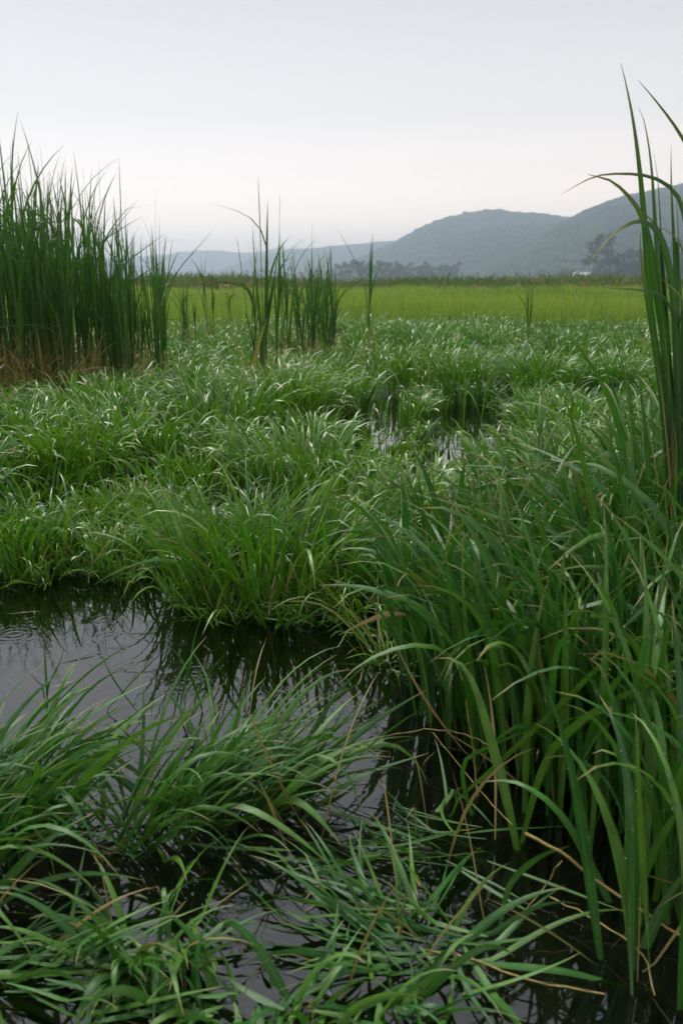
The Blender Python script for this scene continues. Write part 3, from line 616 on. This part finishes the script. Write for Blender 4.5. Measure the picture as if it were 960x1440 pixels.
# near reed with long leaves beside the tall grass
NR = ground(948, 1000); nro = (float(NR[0]), float(NR[1]), 0.0)
near = empty('near_reed', nro, 'large near reed with long sword-like leaves rising high above the tall grass', 'reed')
D = float(NR[1])
for k, (pix, wd, roll, tw, c, dry, dD) in enumerate([
    ([(950, 820), (935, 600), (915, 440), (905, 300), (893, 190), (880, 120), (872, 88)], .019, .2, .3, .4, 0, 0.0),
    ([(952, 820), (945, 600), (930, 450), (922, 330), (915, 230), (905, 170), (897, 150)], .015, .5, .2, .3, 0, .05),
    ([(975, 520), (985, 330), (975, 230), (950, 180), (920, 140), (896, 112)], .019, .3, .2, .5, 0, .08),
    ([(950, 640), (935, 480), (922, 400), (905, 310), (870, 262), (845, 250), (826, 245)], .016, .3, .4, .4, 0, -.1),
    ([(970, 520), (968, 350), (955, 280), (925, 252), (885, 244), (835, 248), (788, 274)], .012, .6, .4, .5, 0, -.05),
    ([(955, 640), (950, 450), (935, 350), (910, 312), (880, 316), (850, 340), (827, 375)], .015, .4, .5, .5, 0, -.15),
    ([(948, 760), (932, 560), (920, 480), (906, 400), (900, 350), (900, 328)], .026, .1, .2, .2, 0, -.05),
    ([(955, 820), (945, 560), (938, 440), (930, 340), (925, 260), (918, 210)], .014, .8, .3, .6, 0, .1),
    ([(960, 820), (955, 560), (950, 400), (945, 300), (943, 250), (943, 204)], .013, .3, .3, .4, 0, .15),
    ([(968, 720), (962, 500), (955, 380), (952, 300), (948, 262)], .014, .7, .4, .6, 0, .1),
    ([(958, 620), (945, 400), (930, 330), (905, 300), (882, 280)], .012, .4, .4, .4, 0, .12),
    ([(985, 440), (970, 380), (950, 335), (925, 318)], .018, .4, .3, .4, 0, -.1),
    ([(960, 480), (935, 420), (900, 408), (860, 405), (840, 402)], .008, .5, .3, .6, 0, -.2),
    ([(980, 480), (970, 440), (950, 410), (930, 392)], .020, .5, .3, .7, 0, -.2),
    ([(952, 860), (945, 700), (940, 590), (936, 560), (930, 530)], .011, .3, .5, .5, 1, .02),
    ([(950, 860), (942, 680), (935, 600), (928, 540), (920, 500)], .010, .5, .5, .5, 1, -.03),
    ([(945, 800), (915, 620), (908, 560), (915, 510), (920, 485)], .006, .5, .5, .5, 1, .05),
    ]):
    nm = 'dry_sheath' if dry else 'leaf'
    link(nm, hero_mesh(nm, pix, D, D + dD, wd * (.85 if wd > .0175 else 1.6 if k in (3, 4, 5, 10, 12) else .95), G_REED, 48, roll, tw, c, dry, origin=nro, tl=.38), near)
stem_pts = [np.array(at(a, b, D)) - np.array(nro) for a, b in ((950, 990), (949, 860), (947, 700), (942, 560), (935, 440), (928, 340))]
link('stem', tube('stem', stem_pts, .009, .004, G_REED, 7, (.5, .3)), near)
stem_pts = [np.array(at(a, b, D + .08)) - np.array(nro) for a, b in ((965, 990), (964, 860), (962, 700), (958, 560), (952, 440), (950, 340))]
link('stem', tube('stem', stem_pts, .009, .004, G_REED, 7, (.4, .25)), near)
for (pts, wd, lab) in (([(822, 760), (820, 640), (819, 560), (818, 508)], .011, 'single stiff blade standing above the tall grass in front of the pale field'),
                       ([(862, 700), (857, 600), (853, 500), (854, 432)], .009, 'long dew-beaded blade standing alone above the tall grass near the large reed')):
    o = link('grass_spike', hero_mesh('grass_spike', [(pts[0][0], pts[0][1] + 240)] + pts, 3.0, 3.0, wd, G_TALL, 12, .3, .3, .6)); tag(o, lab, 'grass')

# ------------------------------------------------------------------ dead stalks
def stalk(label, pts, r0, r1):
    P = [ground(a, b, z) for a, b, z in pts]; sp = spline(P, 14)
    sp[1:-1] += np.random.default_rng(len(label)).normal(0, .0012, sp[1:-1].shape)
    o = link('dead_stalk', tube('dead_stalk', sp, r0 * .6, r1 * .6, M_STRAW, 6)); return tag(o, label, 'stalk')
stalk('long straw-coloured dead stalk floating on the dark water under the tall grass', [(598, 1336, .02), (660, 1350, .02), (740, 1378, .02), (850, 1398, .03)], .004, .002)
stalk('thick bent dead stalk slanting down through the base of the tall grass', [(738, 1172, .12), (790, 1200, .10), (840, 1240, .06), (930, 1300, .03), (990, 1330, .02)], .005, .004)
stalk('thin dead stem propped between the water and the tall grass', [(608, 1030, .01), (640, 1070, .03), (690, 1130, .08), (720, 1160, .12)], .002, .0016)
stalk('pale dead stalk jutting level out of the tall grass over the pool', [(545, 1035, .03), (600, 1026, .06), (650, 1032, .10), (690, 1050, .12)], .0024, .002)
stalk('short stubby straw stalk sticking up from the trailing tussock', [(564, 1312, 0), (566, 1290, .03), (570, 1258, .09)], .005, .003)
stalk('thin crooked dead stem leaning at the dark foot of the tall grass', [(720, 1300, 0), (760, 1255, .05), (790, 1210, .12)], .002, .002)
stalk('brown dead stem lying on mud where the tall grass meets the fallen stalk', [(770, 1260, .03), (830, 1290, .03), (900, 1340, .04), (920, 1400, .03)], .0025, .002)
stalk('upright brown dead stem inside the tall grass close to the broad arching blade', [(672, 1120, 0), (664, 1050, .10), (655, 985, .20)], .004, .002)

# ------------------------------------------------------------------ straw afloat
rl = np.random.default_rng(12); nl_ = 44; LX = [ground(a, b) for a, b in zip(rl.uniform(0, 640, nl_), rl.uniform(825, 1330, nl_))]
P = dict(x=np.array([p[0] for p in LX]), y=np.array([p[1] for p in LX]), z=np.full(nl_, .002), ph=rl.uniform(0, 6.28, nl_), dph=rl.normal(0, .5, nl_), L=rl.uniform(.02, .12, nl_), w=rl.uniform(.002, .006, nl_), th0=np.full(nl_, 1.56), th1=rl.uniform(1.5, 1.6, nl_),
         p=np.ones(nl_), kA=np.zeros(nl_), ks=np.full(nl_, .5), r0=rl.normal(0, .2, nl_), r1=rl.normal(0, .3, nl_), tp=np.full(nl_, 3.), c=rl.uniform(0, 1, nl_), dry=rl.uniform(.4, 1, nl_), zm=rl.uniform(.001, .004, nl_))
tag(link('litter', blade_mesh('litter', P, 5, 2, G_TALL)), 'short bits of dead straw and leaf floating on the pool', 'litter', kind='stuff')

# ------------------------------------------------------------------ dew
m, nt, out = newmat('dew_water'); pb = nt.nodes.new('ShaderNodeBsdfPrincipled'); pb.inputs['Base Color'].default_value = (.9, .95, .95, 1); pb.inputs['Roughness'].default_value = .05
pb.inputs['Transmission Weight'].default_value = .8; pb.inputs['IOR'].default_value = 1.33; nt.links.new(pb.outputs[0], out.inputs[0])
D_ = np.concatenate(DEW); v_, f_ = ico(); rd = np.random.default_rng(3).uniform(.0009, .0022, len(D_))
o = link('dew', mesh_np('dew', (D_[:, None] + v_[None] * rd[:, None, None]).reshape(-1, 3), (f_[None] + np.arange(len(D_))[:, None, None] * 12).reshape(-1, 3), mat=m))
tag(o, 'tiny bright water drops beaded on the grass blades', 'dew', kind='stuff')

# ------------------------------------------------------------------ far bank, scrub, trees, house
def scrub(name, label, y0, y1, n, hgt, mat, seed, xr, hfun=None):
    r = np.random.default_rng(seed)
    x = r.uniform(xr[0], xr[1], n); y = r.uniform(y0, y1, n)
    hh = hgt * (0.35 + 0.9 * vnoise(x / 9, y / 20, seed)) * r.uniform(.3, 1.1, n)
    P = dict(x=x, y=y, z=np.zeros(n), ph=r.uniform(0, 6.28, n), dph=0 * x, L=hh + .2, w=r.uniform(.15, .5, n) * np.minimum(1, hgt), th0=r.uniform(0, .9, n), th1=r.uniform(.5, 2.2, n), p=1 + 0 * x, kA=0 * x, ks=.5 + 0 * x,
             r0=r.uniform(0, 3, n), r1=0 * x, tp=2 + 0 * x, c=np.clip(vnoise(x / 14, y / 30, seed + 2) + r.normal(0, .2, n), 0, 1), dry=np.where(vnoise(x / 22, y / 9, seed + 9) > .68, .45, 0.), zm=-1 + 0 * x)
    o = link(name, blade_mesh(name, P, 3, 2, mat)); return tag(o, label, 'scrub', kind='stuff')
scrub('bank_scrub', 'brownish green scrub along the bank at the end of the meadow', 75, 108, 42000, 1.5, G_SCRUB, 31, (-60, 60))
scrub('bank_scrub', 'taller hazy green scrub on the bank before the tree belt', 150, 185, 24000, 2.6, G_SCRUB, 32, (-80, 110))
scrub('valley_brush', 'hazy green brush across the valley floor below the hills', 420, 640, 26000, 3.0, G_SCRUB, 33, (-330, 330))

def tree_proto(seed, hgt, wid, trunk):
    r = np.random.default_rng(seed)
    root = bpy.data.objects.new('tree', None); COL.objects.link(root)
    P = [(0, 0, -.2), (r.normal(0, .1), r.normal(0, .1), trunk), (r.normal(0, .3), r.normal(0, .3), hgt * .8)]
    link('trunk', tube('trunk', spline(P, 8), .28, .06, M_BARK, 6), root)
    ncl = 22; C = []
    for i in range(ncl):
        t = r.uniform(0, 1); rad = wid * math.sin(math.pi * (0.18 + .72 * t)) ** .7
        a = r.uniform(0, 6.28); q = math.sqrt(r.uniform(0, 1)) * rad
        C.append((q * math.cos(a), q * math.sin(a), trunk * .6 + t * (hgt - trunk * .6), r.uniform(.22, .42) * wid))
    V = []; 
    for cx, cy_, cz, cr in C:
        m = 46; d = r.normal(0, 1, (m, 3)); d /= np.linalg.norm(d, axis=1)[:, None]; c = np.array([cx, cy_, cz]) + d * cr * r.uniform(.55, 1.05, (m, 1))
        a = r.normal(0, 1, (m, 3)); a /= np.linalg.norm(a, axis=1)[:, None]; b = np.cross(a, d); s = r.uniform(.22, .5, (m, 1))
        V.append(np.stack([c - a * s, c + b * s * .8, c + a * s, c - b * s * .8], 1))
    V = np.concatenate(V); n = len(V)
    link('crown', mesh_np('crown', V.reshape(-1, 3), np.arange(n * 4).reshape(n, 4), mat=M_CANOPY, smooth=False), root)
    return root
TP = [tree_proto(300, 13, 4.2, 3), tree_proto(301, 15, 4.6, 3.5), tree_proto(302, 11, 4.6, 2), tree_proto(303, 6, 4.0, .8)]
tused = set()
def put_tree(k, px, D, s, label, group, r):
    if k in tused: o = copy_tree(TP[k])
    else: o = TP[k]; tused.add(k)
    o.location = ((px - 480) / F * D / 1.02, D, 0); o.scale = (s * r.uniform(.9, 1.25), s * r.uniform(.9, 1.2), s); o.rotation_euler = (0, 0, r.uniform(0, 6.28))
    tag(o, label, 'tree', group)
tr = np.random.default_rng(8)
for px in np.linspace(478, 558, 20): put_tree(int(tr.integers(3)), px + tr.normal(0, 3), 800 + tr.normal(0, 15), tr.uniform(.92, 1.15), 'hazy tree in the tallest block of the belt below the long hill', 'trees of the tall block', tr)
for px in np.linspace(560, 640, 18): put_tree(int(tr.integers(3)), px + tr.normal(0, 3), 830 + tr.normal(0, 15), tr.uniform(.82, 1.05), 'hazy tree in the lower block beside the tallest trees of the belt', 'trees of the lower block', tr)
for px in np.linspace(655, 800, 12): put_tree(2 if px % 2 < 1 else 3, px + tr.normal(0, 4), 780 + tr.normal(0, 20), tr.uniform(.5, .74) if px < 750 else tr.uniform(.72, .9), 'low round tree in the green row leading to the white house', 'trees leading to the house', tr)
for px in list(np.linspace(838, 1010, 17)): put_tree(int(tr.integers(3)), px + tr.normal(0, 4), 640 + tr.normal(0, 22), tr.uniform(1.35, 1.9), 'dark tall tree in the grove under the steep wooded hill', 'trees of the dark grove', tr)
for px in np.linspace(330, 470, 12): put_tree(int(tr.integers(4)), px + tr.normal(0, 5), 1000 + tr.normal(0, 30), tr.uniform(.7, 1.0), 'faint pale tree in the hazy belt behind the loose reed group', 'faint belt trees', tr)

def box(name, x0, x1, y0, y1, z0, z1, mat, parent):
    V = [(x, y, z) for z in (z0, z1) for x, y in ((x0, y0), (x1, y0), (x1, y1), (x0, y1))]
    Fb = [(3, 2, 1, 0), (4, 5, 6, 7), (0, 1, 5, 4), (1, 2, 6, 5), (2, 3, 7, 6), (3, 0, 4, 7)]
    return link(name, mesh_np(name, V, Fb, smooth=False, mat=mat), parent)
DH = 700.0
ho_ = empty('farmhouse', ((817 - 480) / F * DH / 1.0266, DH, 0), 'small white farmhouse with a pale roof beside the dark grove', 'house')
box('wall', -6, 6, -3.5, 3.5, 0, 4.3, M_WALL, ho_)
V = [(-6.6, -4.1, 4.25), (6.6, -4.1, 4.25), (6.6, 4.1, 4.25), (-6.6, 4.1, 4.25), (-6.6, 0, 6.6), (6.6, 0, 6.6)]
me = bpy.data.meshes.new('roof'); me.from_pydata(V, [], [(0, 1, 5, 4), (2, 3, 4, 5), (1, 2, 5), (3, 0, 4), (3, 2, 1, 0)]); me.materials.append(M_ROOF); link('roof', me, ho_)
for wx_ in (-4, -1.2, 3.6): box('window', wx_ - .7, wx_ + .7, -3.56, -3.4, 1.6, 3.0, M_PANE, ho_)
box('door', .9, 2.0, -3.56, -3.4, 0, 2.3, M_BARK, ho_)

# ------------------------------------------------------------------ haze
m, nt, out = newmat('haze_air')
pv = nt.nodes.new('ShaderNodeVolumePrincipled'); pv.inputs['Color'].default_value = (0.74, 0.88, 1.0, 1); pv.inputs['Density'].default_value = 0.00057; pv.inputs['Anisotropy'].default_value = 0.82
nt.links.new(pv.outputs[0], out.inputs['Volume'])
hz = box('haze', -4800, 4800, -320, 4800, -1.3, 172, m, None); hz['kind'] = 'stuff'; hz['label'] = 'pale blue grey haze in the air over the whole marsh'; hz['category'] = 'haze'
